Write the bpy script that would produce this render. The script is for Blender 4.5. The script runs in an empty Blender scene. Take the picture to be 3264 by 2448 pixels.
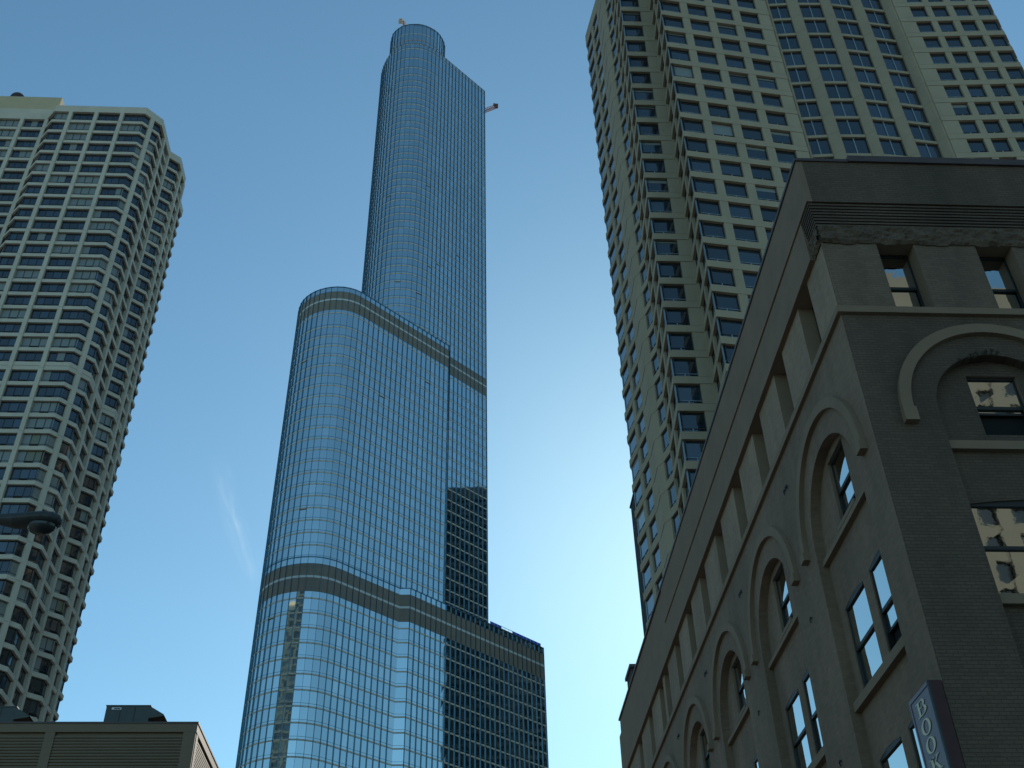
import bpy, math, random
from mathutils import Vector, Matrix
from mathutils.geometry import tessellate_polygon
random.seed(7)
C = bpy.context.scene.collection
sc = bpy.context.scene
R = math.radians

# ------------------------------------------------------------------ camera
# world: +Y runs along the street grid away from the viewer, +Z up
CAMPOS = Vector((0, 0, 1.6))
cr = Vector((0.99662, 0.07993, -0.01913))
cu = Vector((0, 0, 0)); cf = Vector((0, 0, 0))
_X = (0.99820, -0.01460, 0.05826); 
# camera axes from the vanishing points of the photograph
F_PX, W_PX, H_PX = 3531.0, 3264.0, 2448.0
_up = Vector((-108, 4404, F_PX)).normalized()
_fw = Vector((0, 0, 1)); _Y = (_fw - _up * _fw.dot(_up)).normalized()
_Xc = _Y.cross(_up)
if _Xc.x < 0: _Xc = -_Xc
_a = R(-3.584)
_Yg = _Y * math.cos(_a) + _Xc * math.sin(_a); _Xg = _Xc * math.cos(_a) - _Y * math.sin(_a)
cr = Vector((_Xg.x, _Yg.x, _up.x)); cu = Vector((_Xg.y, _Yg.y, _up.y)); cf = Vector((_Xg.z, _Yg.z, _up.z))
cam = bpy.data.cameras.new('camera'); camo = bpy.data.objects.new('camera', cam); C.objects.link(camo)
cam.sensor_fit = 'HORIZONTAL'; cam.sensor_width = 36; cam.lens = 36 * F_PX / W_PX
cam.clip_start = 0.1; cam.clip_end = 20000
M = Matrix.Identity(4)
for i, v in enumerate((cr, cu, -cf)):
    for j in range(3): M[j][i] = v[j]
M.translation = CAMPOS
camo.matrix_world = M
sc.camera = camo

def project(p):
    d = Vector(p) - CAMPOS; z = d.dot(cf)
    if z <= 0.1: return None
    return d.dot(cr) / z * F_PX + W_PX / 2, H_PX / 2 - d.dot(cu) / z * F_PX

# ------------------------------------------------------------------ light
SUN_AZ, SUN_EL = 15.0, 30.0
w = bpy.data.worlds.new('World'); sc.world = w; w.use_nodes = True
nt = w.node_tree; nt.nodes.clear()
def N(t, typ, **kw):
    n = t.nodes.new(typ)
    for k, v in kw.items(): setattr(n, k, v)
    return n
sky = N(nt, 'ShaderNodeTexSky', sky_type='NISHITA', sun_disc=False)
sky.sun_elevation = R(SUN_EL); sky.sun_rotation = R(SUN_AZ)
sky.air_density = 1.0; sky.dust_density = 0.24; sky.ozone_density = 1.6; sky.altitude = 180
bg = N(nt, 'ShaderNodeBackground'); bg.inputs[1].default_value = 0.15
out = N(nt, 'ShaderNodeOutputWorld')
tint = N(nt, 'ShaderNodeMix', data_type='RGBA', blend_type='MULTIPLY'); tint.inputs['Factor'].default_value = 1
tint.inputs[7].default_value = (.72, 1.03, .99, 1)
nt.links.new(sky.outputs[0], tint.inputs[6])
# thin vapour trail high in the sky: a stretched noise patch around one direction
def M_(op, a, b=None, c=None, clamp=False):
    n = N(nt, 'ShaderNodeMath', operation=op); n.use_clamp = clamp
    for i, v in enumerate((a, b, c)):
        if v is None: continue
        if isinstance(v, (int, float)): n.inputs[i].default_value = v
        else: nt.links.new(v, n.inputs[i])
    return n.outputs[0]
def V_(op, a, b):
    n = N(nt, 'ShaderNodeVectorMath', operation=op); nt.links.new(a, n.inputs[0])
    if isinstance(b, Vector): n.inputs[1].default_value = b
    else: nt.links.new(b, n.inputs[1])
    return n
tcw = N(nt, 'ShaderNodeTexCoord')
e0 = Vector((-.2088, .8065, .5532)); e1 = Vector((-.1764, .864, .4716))
ax = (e1 - e0).normalized(); mid_ = (e0 + e1) / 2; side = mid_.cross(ax).normalized()
rel = V_('SUBTRACT', tcw.outputs['Generated'], mid_)
ua = V_('DOT_PRODUCT', rel.outputs[0], ax).outputs['Value']; ub = V_('DOT_PRODUCT', rel.outputs[0], side).outputs['Value']
cvec = N(nt, 'ShaderNodeCombineXYZ'); nt.links.new(M_('MULTIPLY', ua, 30.), cvec.inputs[0]); nt.links.new(M_('MULTIPLY', ub, 190.), cvec.inputs[1])
cn = N(nt, 'ShaderNodeTexNoise'); cn.inputs['Scale'].default_value = 1.; cn.inputs['Detail'].default_value = 5; nt.links.new(cvec.outputs[0], cn.inputs['Vector'])
wob = M_('MULTIPLY', M_('SUBTRACT', cn.outputs[0], .5), .008)
bend = M_('MULTIPLY', M_('MULTIPLY', ua, ua), 1.1)
dist = M_('ABSOLUTE', M_('ADD', M_('ADD', ub, wob), bend))
across = M_('SUBTRACT', 1., M_('DIVIDE', dist, .0125), clamp=True)
along = M_('SUBTRACT', 1., M_('POWER', M_('DIVIDE', M_('ABSOLUTE', ua), .062), 2.), clamp=True)
fac = M_('MULTIPLY', M_('MULTIPLY', M_('POWER', across, 1.3), along), M_('MULTIPLY', M_('POWER', M_('MULTIPLY', cn.outputs[0], 1.7), 3.), .15))
cmix = N(nt, 'ShaderNodeMix', data_type='RGBA'); nt.links.new(fac, cmix.inputs['Factor'])
nt.links.new(tint.outputs[2], cmix.inputs[6]); cmix.inputs[7].default_value = (5.5, 6.6, 7.2, 1)
nt.links.new(cmix.outputs[2], bg.inputs[0]); nt.links.new(bg.outputs[0], out.inputs[0])

sun = bpy.data.lights.new('sun', 'SUN'); sun.energy = 3.8; sun.angle = R(0.5); sun.color = (1, .93, .82)
so = bpy.data.objects.new('sun', sun); C.objects.link(so)
sd = Vector((math.sin(R(SUN_AZ)) * math.cos(R(SUN_EL)), math.cos(R(SUN_AZ)) * math.cos(R(SUN_EL)), math.sin(R(SUN_EL))))
so.rotation_euler = sd.to_track_quat('Z', 'Y').to_euler(); so.location = sd * 500
sc.view_settings.view_transform = 'Standard'; sc.view_settings.look = 'None'
sc.view_settings.exposure = -0.05; sc.view_settings.gamma = 1
sc.render.engine = 'CYCLES'
sc.cycles.max_bounces = 6; sc.cycles.glossy_bounces = 4; sc.cycles.diffuse_bounces = 3

# ------------------------------------------------------------------ materials
MATS = {}
def mat(name, col, rough=.8, metal=0., spec=.5, ior=1.5, noise=None, bump=None, coat=0.):
    m = bpy.data.materials.new(name); m.use_nodes = True; t = m.node_tree
    b = t.nodes['Principled BSDF']
    b.inputs['Roughness'].default_value = rough; b.inputs['Metallic'].default_value = metal
    b.inputs['IOR'].default_value = ior; b.inputs['Specular IOR Level'].default_value = spec
    b.inputs['Coat Weight'].default_value = coat; b.inputs['Coat Roughness'].default_value = .03
    b.inputs['Base Color'].default_value = (*col, 1)
    tc = N(t, 'ShaderNodeTexCoord')
    if noise:
        sca, amt = noise[:2]; stretch = noise[2] if len(noise) > 2 else (1, 1, 1)
        mp = N(t, 'ShaderNodeMapping'); mp.inputs['Scale'].default_value = stretch
        t.links.new(tc.outputs['Object'], mp.inputs[0])
        n1 = N(t, 'ShaderNodeTexNoise'); n1.inputs['Scale'].default_value = sca; n1.inputs['Detail'].default_value = 6
        n1.inputs['Roughness'].default_value = .65
        t.links.new(mp.outputs[0], n1.inputs['Vector'])
        r = N(t, 'ShaderNodeMapRange'); r.inputs['From Min'].default_value = .3; r.inputs['From Max'].default_value = .7
        r.inputs['To Min'].default_value = 1 - amt; r.inputs['To Max'].default_value = 1 + amt
        t.links.new(n1.outputs[0], r.inputs['Value'])
        mx = N(t, 'ShaderNodeMix', data_type='RGBA', blend_type='MULTIPLY'); mx.inputs['Factor'].default_value = 1
        mx.inputs[6].default_value = (*col, 1)
        t.links.new(r.outputs[0], mx.inputs[7]); t.links.new(mx.outputs[2], b.inputs['Base Color'])
    if bump:
        n2 = N(t, 'ShaderNodeTexNoise'); n2.inputs['Scale'].default_value = bump[0]; n2.inputs['Detail'].default_value = 4
        t.links.new(tc.outputs['Object'], n2.inputs['Vector'])
        bp = N(t, 'ShaderNodeBump'); bp.inputs['Strength'].default_value = bump[1]; bp.inputs['Distance'].default_value = bump[2]
        t.links.new(n2.outputs[0], bp.inputs['Height']); t.links.new(bp.outputs[0], b.inputs['Normal'])
    MATS[name] = m
    return m

def brick_mat(name, col, amt, strength):
    m = mat(name, col, .85, noise=(.7, .24, (1, 1, .28)))
    t = m.node_tree; b = t.nodes['Principled BSDF']
    tc = N(t, 'ShaderNodeTexCoord'); sp = N(t, 'ShaderNodeSeparateXYZ'); t.links.new(tc.outputs['Object'], sp.inputs[0])
    ad = N(t, 'ShaderNodeMath', operation='ADD'); t.links.new(sp.outputs[0], ad.inputs[0]); t.links.new(sp.outputs[1], ad.inputs[1])
    cb = N(t, 'ShaderNodeCombineXYZ'); t.links.new(ad.outputs[0], cb.inputs[0]); t.links.new(sp.outputs[2], cb.inputs[1])
    br = N(t, 'ShaderNodeTexBrick'); br.inputs['Scale'].default_value = 1; br.inputs['Brick Width'].default_value = .215
    br.inputs['Row Height'].default_value = .075; br.inputs['Mortar Size'].default_value = .009; br.inputs['Mortar Smooth'].default_value = .4
    br.inputs['Color1'].default_value = (1, 1, 1, 1); br.inputs['Color2'].default_value = (.82, .82, .82, 1)
    br.inputs['Mortar'].default_value = (1 - amt, 1 - amt, 1 - amt, 1)
    t.links.new(cb.outputs[0], br.inputs['Vector'])
    old = b.inputs['Base Color'].links[0].from_socket
    mx = N(t, 'ShaderNodeMix', data_type='RGBA', blend_type='MULTIPLY'); mx.inputs['Factor'].default_value = 1
    t.links.new(old, mx.inputs[6]); t.links.new(br.outputs['Color'], mx.inputs[7]); t.links.new(mx.outputs[2], b.inputs['Base Color'])
    bp = N(t, 'ShaderNodeBump'); bp.inputs['Strength'].default_value = strength; bp.inputs['Distance'].default_value = .01
    t.links.new(br.outputs['Fac'], bp.inputs['Height']); bp.invert = True
    t.links.new(bp.outputs[0], b.inputs['Normal'])
    return m

precast = mat('pale_precast_concrete', (.56, .50, .41), .85, noise=(.35, .10, (1, 1, .4)))
ph_mat = mat('tan_stucco', (.52, .42, .27), .85, noise=(.5, .06))
stone = mat('tan_precast_panels', (.355, .29, .205), .85, noise=(.5, .09, (1, 1, .5)))
stone_dark = mat('panel_joint', (.13, .12, .10), .9)
glass_dark = mat('dark_window_glass', (.016, .023, .030), .04, ior=1.95)
glass_blue = mat('blue_window_glass', (.02, .035, .05), .04, ior=2.1)
glass_blind = mat('window_with_blind', (.20, .22, .21), .6, coat=1.)
glass_warm = mat('window_with_shade', (.16, .16, .10), .6, coat=1.)
frame_dark = mat('dark_bronze_frame', (.025, .027, .028), .5)
frame_light = mat('aluminium_mullion', (.28, .34, .38), .4, metal=.3)
curtain = mat('coated_curtain_glass', (.64, .74, .74), .035, metal=1., noise=(.02, .06))
curtain2 = mat('coated_curtain_glass_lighter', (.72, .81, .80), .05, metal=1.)
fin_mat = mat('brushed_steel_fin', (.14, .23, .28), .35, metal=1.)
beige_line = mat('pale_spandrel_strip', (.56, .52, .43), .6)
louvre = mat('grey_brown_louvre', (.20, .18, .15), .7, noise=(.5, .1))
louvre_strip = mat('pale_louvre_strip', (.55, .60, .60), .4)
vent_open = mat('brown_open_vent', (.13, .11, .075), .8)  # plain brown for the opened vents
crown_glow = mat('orange_floor_edge', (.50, .30, .16), .7)
brick = brick_mat('painted_taupe_brick', (.235, .155, .103), .13, .35)
brick_rough = brick_mat('shaded_taupe_brick', (.128, .086, .058), .38, .7)  # taupe brick with the front face's shade put into the colour, stronger courses
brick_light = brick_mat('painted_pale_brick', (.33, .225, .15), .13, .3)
brick_mid = brick_mat('shaded_pale_brick', (.19, .13, .088), .3, .6)  # pale brick darkened: shade of the front top storey carried in the colour
render_mat = mat('painted_taupe_render', (.225, .148, .098), .85, noise=(1.2, .12), bump=(30, .25, .01))
render_light = mat('pale_taupe_paint', (.245, .165, .108), .85, noise=(1.0, .10))
rough_stone = mat('rough_painted_stone', (.115, .078, .052), .9, noise=(3, .3), bump=(3.5, 1., .12))
cap_mat = mat('brown_metal_coping', (.075, .05, .045), .5, noise=(2, .2))
wood_dark = mat('dark_painted_sash', (.018, .017, .016), .45)
pane_mat = mat('old_window_pane', (.60, .64, .62), .02, metal=1., bump=(1.3, .06, .02))
black = mat('dark_room', (.004, .004, .004), .9)
siding = mat('beige_metal_siding', (.155, .105, .060), .6, noise=(1.2, .08))
siding_pier = mat('beige_metal_pier', (.18, .122, .070), .6, noise=(2, .06))
ac_mat = mat('dark_green_grey_metal', (.045, .055, .055), .5, noise=(3, .15))
white_mark = mat('white_plate', (.7, .7, .7), .6)
lamp_mat = mat('dark_grey_cast_metal', (.035, .037, .038), .55, noise=(12, .3))
lens_mat = mat('smoky_lamp_lens', (.03, .03, .03), .25, ior=1.5)
maroon = mat('maroon_sign_box', (.05, .012, .014), .4, noise=(4, .2))
signface = mat('lilac_grey_sign_panel', (.15, .10, .115), .35, noise=(2.5, .12), coat=.15)
cream = mat('cream_letter', (.75, .66, .46), .5, noise=(14, .12))
letter_shade = mat('dark_letter_outline', (.06, .05, .06), .5)
blue_rail = mat('blue_safety_mesh', (.03, .12, .60), .6)
crane_red = mat('orange_red_crane_steel', (.55, .20, .10), .6)
crane_dark = mat('dark_crane_steel', (.07, .04, .04), .6)
crane_white = mat('white_crane_steel', (.7, .7, .68), .6)
bronze = mat('dark_bronze_facade', (.030, .030, .028), .5, noise=(.2, .2))
bronze_glass = mat('bronze_window_glass', (.010, .012, .012), .12, ior=1.5)
ribbed = mat('dark_ribbed_metal', (.055, .058, .065), .6)
asphalt = mat('asphalt', (.05, .05, .052), .9, noise=(2, .2))
paving = mat('concrete_paving', (.24, .22, .18), .9, noise=(2, .15))
paint_white = mat('road_paint', (.7, .7, .68), .7)
tan_wall = mat('sunlit_tan_masonry', (.12, .112, .085), .85, noise=(.4, .08))
roof_mat = mat('dark_roofing', (.05, .05, .05), .9)

# ------------------------------------------------------------------ mesh helpers
class MB:
    def __init__(s): s.v = []; s.f = []; s.m = []; s.mats = []
    def mi(s, m):
        if m not in s.mats: s.mats.append(m)
        return s.mats.index(m)
    def face(s, pts, m):
        b = len(s.v); s.v += [tuple(p) for p in pts]; s.f.append(tuple(range(b, b + len(pts)))); s.m.append(s.mi(m))
    def hexa(s, p, m):   # p: 8 points, bottom 4 then top 4
        b = len(s.v); s.v += [tuple(q) for q in p]; k = s.mi(m)
        for f in ((0, 3, 2, 1), (4, 5, 6, 7), (0, 1, 5, 4), (1, 2, 6, 5), (2, 3, 7, 6), (3, 0, 4, 7)):
            s.f.append(tuple(b + i for i in f)); s.m.append(k)
    def box(s, x0, x1, y0, y1, z0, z1, m):
        s.hexa([(x0, y0, z0), (x1, y0, z0), (x1, y1, z0), (x0, y1, z0), (x0, y0, z1), (x1, y0, z1), (x1, y1, z1), (x0, y1, z1)], m)
    def prism(s, poly, z0, z1, m, cap=True, closed=True):
        n = len(poly)
        for i in range(n if closed else n - 1):
            a = poly[i]; b = poly[(i + 1) % n]
            s.face([(a[0], a[1], z0), (b[0], b[1], z0), (b[0], b[1], z1), (a[0], a[1], z1)], m)
        if cap:
            for z in (z0, z1):
                for t in tessellate_polygon([[Vector((p[0], p[1], 0)) for p in poly]]):
                    s.face([(poly[i][0], poly[i][1], z) for i in t], m)
    def bar(s, a, b, r, m, up=(0, 0, 1)):
        a = Vector(a); b = Vector(b); d = (b - a).normalized(); u = Vector(up)
        if abs(d.dot(u)) > .95: u = Vector((1, 0, 0))
        x = d.cross(u).normalized() * r; y = d.cross(x).normalized() * r
        s.hexa([a - x - y, a + x - y, a + x + y, a - x + y, b - x - y, b + x - y, b + x + y, b - x + y], m)
    def add(s, o):
        b = len(s.v); s.v += o.v
        for f, k in zip(o.f, o.m): s.f.append(tuple(i + b for i in f)); s.m.append(s.mi(o.mats[k]))
    def build(s, name, parent=None, smooth=False):
        me = bpy.data.meshes.new(name); me.from_pydata(s.v, [], s.f)
        for m in s.mats: me.materials.append(m)
        me.polygons.foreach_set('material_index', s.m)
        if smooth: me.polygons.foreach_set('use_smooth', [True] * len(s.f))
        me.update()
        o = bpy.data.objects.new(name, me); C.objects.link(o)
        if parent: o.parent = parent
        return o

def tag(o, label=None, cat=None, group=None, kind=None):
    if label: o['label'] = label
    if cat: o['category'] = cat
    if group: o['group'] = group
    if kind: o['kind'] = kind
    return o
def thing(name, label, cat, group=None):
    o = bpy.data.objects.new(name, None); C.objects.link(o); return tag(o, label, cat, group)

class Frame:      # a vertical wall frame: u along the wall, n outwards, z up
    def __init__(s, a, b):
        s.a = Vector((a[0], a[1], 0)); d = Vector((b[0] - a[0], b[1] - a[1], 0)); s.L = d.length; s.u = d / s.L
        s.n = Vector((s.u.y, -s.u.x, 0))
    def p(s, u, n, z): return s.a + s.u * u + s.n * n + Vector((0, 0, z))
    def box(s, mb, u0, u1, n0, n1, z0, z1, m):
        mb.hexa([s.p(u0, n1, z0), s.p(u1, n1, z0), s.p(u1, n0, z0), s.p(u0, n0, z0), s.p(u0, n1, z1), s.p(u1, n1, z1), s.p(u1, n0, z1), s.p(u0, n0, z1)], m)
    def quad(s, mb, u0, u1, n, z0, z1, m, j=0):
        r = (lambda: random.uniform(-j, j)) if j else (lambda: 0)
        mb.face([s.p(u0, n + r(), z0), s.p(u1, n + r(), z0), s.p(u1, n + r(), z1), s.p(u0, n + r(), z1)], m)

def offset(poly, d, closed=True):   # positive = outwards for a left-to-right front outline
    n = len(poly); out = []
    for i in range(n):
        p = Vector(poly[i][:2]); ns = []
        for (a, b) in ((i - 1, i), (i, i + 1)):
            if not closed and (a < 0 or b >= n): continue
            A = Vector(poly[a % n][:2]); B = Vector(poly[b % n][:2]); e = (B - A)
            if e.length < 1e-6: continue
            e.normalize(); ns.append(Vector((e.y, -e.x)))
        if len(ns) == 1: out.append(tuple(p + ns[0] * d))
        else:
            m = ns[0] + ns[1]; q = m / max(1 + ns[0].dot(ns[1]), .3); out.append(tuple(p + q * d))
    return out

def band(mb, poly, d0, d1, z0, z1, m, closed=True):
    A = offset(poly, d1, closed); B = offset(poly, d0, closed); n = len(poly)
    for i in range(n if closed else n - 1):
        j = (i + 1) % n
        a, b, c, d = A[i], A[j], B[j], B[i]
        mb.face([(*a, z0), (*b, z0), (*b, z1), (*a, z1)], m)
        mb.face([(*a, z1), (*b, z1), (*c, z1), (*d, z1)], m)
        mb.face([(*a, z0), (*b, z0), (*c, z0), (*d, z0)], m)
        mb.face([(*d, z0), (*c, z0), (*c, z1), (*d, z1)], m)
    if not closed:
        for i in (0, n - 1): mb.face([(*A[i], z0), (*B[i], z0), (*B[i], z1), (*A[i], z1)], m)

BRICK_SIL = [(2537, 529), (1986, 2249), (2003, 2460), (3280, 2460), (3280, 560)]
LOW_SIL = [(-20, 2297), (630, 2300), (700, 2460), (-20, 2460)]
def inside(pt, poly):
    x, y = pt; c = False; n = len(poly)
    for i in range(n):
        x1, y1 = poly[i]; x2, y2 = poly[(i + 1) % n]
        if (y1 > y) != (y2 > y) and x < (x2 - x1) * (y - y1) / (y2 - y1) + x1: c = not c
    return c
def score(corners, nrm):
    c = sum((Vector(p) for p in corners), Vector()) / len(corners)
    if (CAMPOS - c).dot(nrm) <= 0: return 0
    pp = [project(p) for p in corners]
    if any(q is None for q in pp): return 0
    q = project(c)
    if not (0 < q[0] < W_PX and 0 < q[1] < H_PX) or inside(q, BRICK_SIL) or inside(q, LOW_SIL): return 0
    a = 0
    for i in range(len(pp)):
        x1, y1 = pp[i]; x2, y2 = pp[(i + 1) % len(pp)]; a += x1 * y2 - x2 * y1
    return abs(a) / 2
def emit(items, name, parent, limit=98):
    """items: (score, MB). The largest in view become parts of their own, the rest one mesh."""
    items.sort(key=lambda t: -t[0])
    for s, mb in items[:limit]: mb.build(name, parent)
    rest = MB()
    for s, mb in items[limit:]: rest.add(mb)
    if rest.v: tag(rest.build(name, parent), kind='stuff')

# ------------------------------------------------------------------ ground
g = MB(); g.face([(-6000, -6000, 0), (6000, -6000, 0), (6000, 6000, 0), (-6000, 6000, 0)], paving); tag(g.build('ground'), kind='structure')
g = MB(); g.face([(-6, -200, .004), (4.5, -200, .004), (4.5, 215, .004), (-6, 215, .004)], asphalt); tag(g.build('road'), kind='structure')
g = MB()
for i in range(40): g.face([(-.85, -190 + i * 10, .008), (-.7, -190 + i * 10, .008), (-.7, -187 + i * 10, .008), (-.85, -187 + i * 10, .008)], paint_white)
tag(g.build('road_marking'), kind='structure')
g = MB(); g.box(4.5, 8.75, -200, 215, 0.0, .14, paving); g.box(-11.4, -6, -200, 215, 0.0, .14, paving); tag(g.build('pavement'), kind='structure')

# ------------------------------------------------------------------ left apartment tower
lt = thing('apartment_tower', 'tall pale concrete apartment tower with chamfered corners at the left edge', 'tower')
LP = [(-101, 125.5), (-72.2, 125.5), (-70.45, 123.7), (-55.05, 123.7), (-52.75, 126.2), (-52.8, 133.3), (-51.2, 134.75), (-51.25, 139.6), (-53.1, 141.3),
      (-53.2, 147.6), (-55.7, 150.3), (-101, 150.3), (-103, 148.3), (-103, 127.5)]
heads = [160 - 2.71 * k for k in range(21)] + [102.3 - 2.76 * k for k in range(36)]
SP = .62
mb = MB(); band(mb, LP, -.45, .10, 160, 161.65, precast)
for x in (-95, -88, -80.7, -76.4, -67.6, -63.25, -58.85): pass
mb.build('parapet', lt)
for k, z in enumerate(heads[1:], 1):
    mb = MB()
    if k == 21:
        band(mb, LP, -.4, 0, z, z + .70, precast); band(mb, LP, -.4, -.04, z + .70, z + .76, stone_dark); band(mb, LP, -.4, 0, z + .76, z + 1.45, precast)
    else: band(mb, LP, -.4, 0, z, z + SP, precast)
    mb.build('floor_band', lt)
# ribs: (edge index, distance along edge)
ribs = {0: [4.0, 7.9, 12.15, 16.3, 20.25, 24.6, 28.75], 2: [2.85, 7.2, 11.6], 3: [1.6], 4: [3.0, 6.85], 6: [1.95, 4.75], 8: [3.0], 9: [], 1: [], 5: [], 7: []}
cell = []
NP = len(LP)
for i in range(NP):
    a, b = LP[i], LP[(i + 1) % NP]; fr = Frame(a, b)
    rr = ribs.get(i, [4.4 * (q + 1) for q in range(int(fr.L / 4.4))] if fr.L > 6 else [])
    for r_ in rr:
        m = MB(); w_ = .31 if i not in (3, 4, 6, 8) else .34
        fr.box(m, r_ - w_, r_ + w_, -.42, .17, 0, 160, precast)
        for k in range(1, 56, 2):      # panel joints
            fr.box(m, r_ - w_ - .004, r_ + w_ + .004, .1, .174, heads[k] + .28, heads[k] + .31, stone_dark)
        m.build('column', lt)
    cuts = [0] + [c for r_ in rr for c in (r_ - .31, r_ + .31)] + [fr.L]
    spans = [(cuts[j], cuts[j + 1]) for j in range(0, len(cuts), 2) if cuts[j + 1] - cuts[j] > .5]
    vis = i < 9
    for (u0, u1) in spans:
        e0 = u0 if u0 > 0.01 else 0.0; e1 = u1
        npan = max(1, round((u1 - u0) / 1.28))
        if not vis: npan = 1
        for k in range(len(heads) - 1):
            z1 = heads[k]; z0 = heads[k + 1] + (1.45 if k + 1 == 21 else SP)
            m = MB(); n = -.36; pw = (e1 - e0) / npan
            allb = random.random() < .13; tr = z0 + .52
            for q in range(npan):
                bl = allb or random.random() < .10
                g1 = (glass_warm if (random.random() < .18 and k > 24) else glass_blind) if bl else (glass_blue if random.random() < .35 else glass_dark)
                fr.quad(m, e0 + q * pw, e0 + (q + 1) * pw, n, tr, z1, g1, .008)
                low = q == npan // 2
                fr.quad(m, e0 + q * pw, e0 + (q + 1) * pw, n, z0, tr, black if (low and npan > 1) else (glass_blind if bl else glass_dark), .004)
                if vis:
                    if q: fr.box(m, e0 + q * pw - .04, e0 + q * pw + .04, n, n + .05, z0, z1, frame_dark)
            if vis:
                fr.box(m, e0, e1, n, n + .04, tr - .035, tr + .035, frame_dark)
                fr.box(m, e0, e1, n, n + .04, z1 - .07, z1 - .0, frame_dark)
                if u0 < .01: fr.box(m, e0, e0 + .05, n, n + .04, z0, z1, frame_dark)
            cs = [fr.p(e0, n, z0), fr.p(e1, n, z0), fr.p(e1, n, z1), fr.p(e0, n, z1)]
            cell.append((score(cs, fr.n) if vis else 0, m))
emit(cell, 'window', lt)
m = MB(); m.prism(offset(LP, -.6), 159.9, 160.4, roof_mat); m.build('roof', lt)
m = MB(); m.box(-98, -71.95, 127, 142, 160.4, 168.25, ph_mat); m.box(-98, -71.9, 126.9, 127, 163.4, 164.7, precast); m.build('penthouse', lt)
m = MB()
ns = 20
for i in range(ns):
    for j in range(6):
        def P(a, b): 
            t = 2 * math.pi * a / ns; e = math.pi / 2 * b / 6
            return (-80.6 + 1.35 * math.cos(t) * math.cos(e), 128.6 + 1.35 * math.sin(t) * math.cos(e), 169.3 + 1.5 * math.sin(e))
        m.face([P(i, j), P(i + 1, j), P(i + 1, j + 1), P(i, j + 1)], crane_dark)
    t0, t1 = 2 * math.pi * i / ns, 2 * math.pi * (i + 1) / ns
    m.face([(-80.6 + 1.3 * math.cos(t0), 128.6 + 1.3 * math.sin(t0), 168.2), (-80.6 + 1.3 * math.cos(t1), 128.6 + 1.3 * math.sin(t1), 168.2), (-80.6 + 1.3 * math.cos(t1), 128.6 + 1.3 * math.sin(t1), 169.3), (-80.6 + 1.3 * math.cos(t0), 128.6 + 1.3 * math.sin(t0), 169.3)], crane_dark)
dome = m.build('roof_vent', None, True); tag(dome, 'dark round vent dome on the roof of the left concrete tower', 'vent')

# ------------------------------------------------------------------ right residential tower
S = .78
rt = thing('residential_tower', 'tan stone residential tower with stepped bays behind the brick building', 'tower')
def SS(p): return (p[0] * S, p[1] * S)
def ZS(z): return 1.6 + (z - 1.6) * S
RTP = [(22.9, 120.2), (24.1, 111.9), (24.02, 108.7), (24.55, 107.7), (25.05, 105.6), (24.6, 97.5), (29.15, 97.5), (28.7, 90.4), (45.6, 92.5), (45.8, 93.6),
       (50.15, 93.2), (55.25, 93.05), (60.35, 93.5), (65.4, 94.05), (65.75, 92.9), (80.3, 92.0), (81.3, 93.2), (81.5, 112), (60, 130), (27.2, 130)]
RTP = [SS(p) for p in RTP]
rz = [ZS(178.6 - 3.93 * k) for k in range(45)]
RSP = 1.05 * S
NR = len(RTP)
V0, V1 = 9, 13     # edges 9..12 are the shallow bowed middle
ring = [RTP[i % NR] for i in range(V1 + 0, V1 + NR - (V1 - V0) + 1)]
vline = RTP[V0:V1 + 1]
m = MB(); band(m, ring, -.4, .03, rz[0], ZS(181.9), stone, closed=False); band(m, vline, -.4, .0, rz[0], ZS(181.9), stone, closed=False); m.build('parapet', rt)
for k in range(1, 45):
    m = MB(); z = rz[k]
    band(m, ring, -.38, .03, z, z + RSP, stone, closed=False)
    m.build('floor_band', rt)
    m = MB(); band(m, vline, -.32, -.02, z + .22, z + .22 + .42, stone, closed=False); m.build('floor_beam', rt)
opens = {0: [(0, 3.5), (4.6, 7.4)], 1: [], 2: [], 3: [(.22, 2.15)], 4: [(.5, 3.7), (4.5, 8.1)], 5: [(0, 3.05)], 6: [(.3, 3.2), (3.9, 7.1)],
         7: [(0, 3.1), (4.2, 7.15), (8.3, 11.2), (12.35, 15.25)], 8: [], 9: [(.55, 3.45)], 10: [(.8, 4.25)], 11: [(.85, 4.25)], 12: [(.95, 4.3)], 13: [],
         14: [(2.2, 4.55), (5.45, 7.8), (8.8, 11.15), (12.1, 14.55)], 15: [(0, 1.5)], 16: [(2 + 4 * q, 4.9 + 4 * q) for q in range(4)],
         17: [(2 + 4.4 * q, 5 + 4.4 * q) for q in range(5)], 18: [(2 + 4.2 * q, 5 + 4.2 * q) for q in range(8)], 19: [(1, 4), (7.4, 10.62)]}
cell = []
TOPZ = rz[0]
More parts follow.
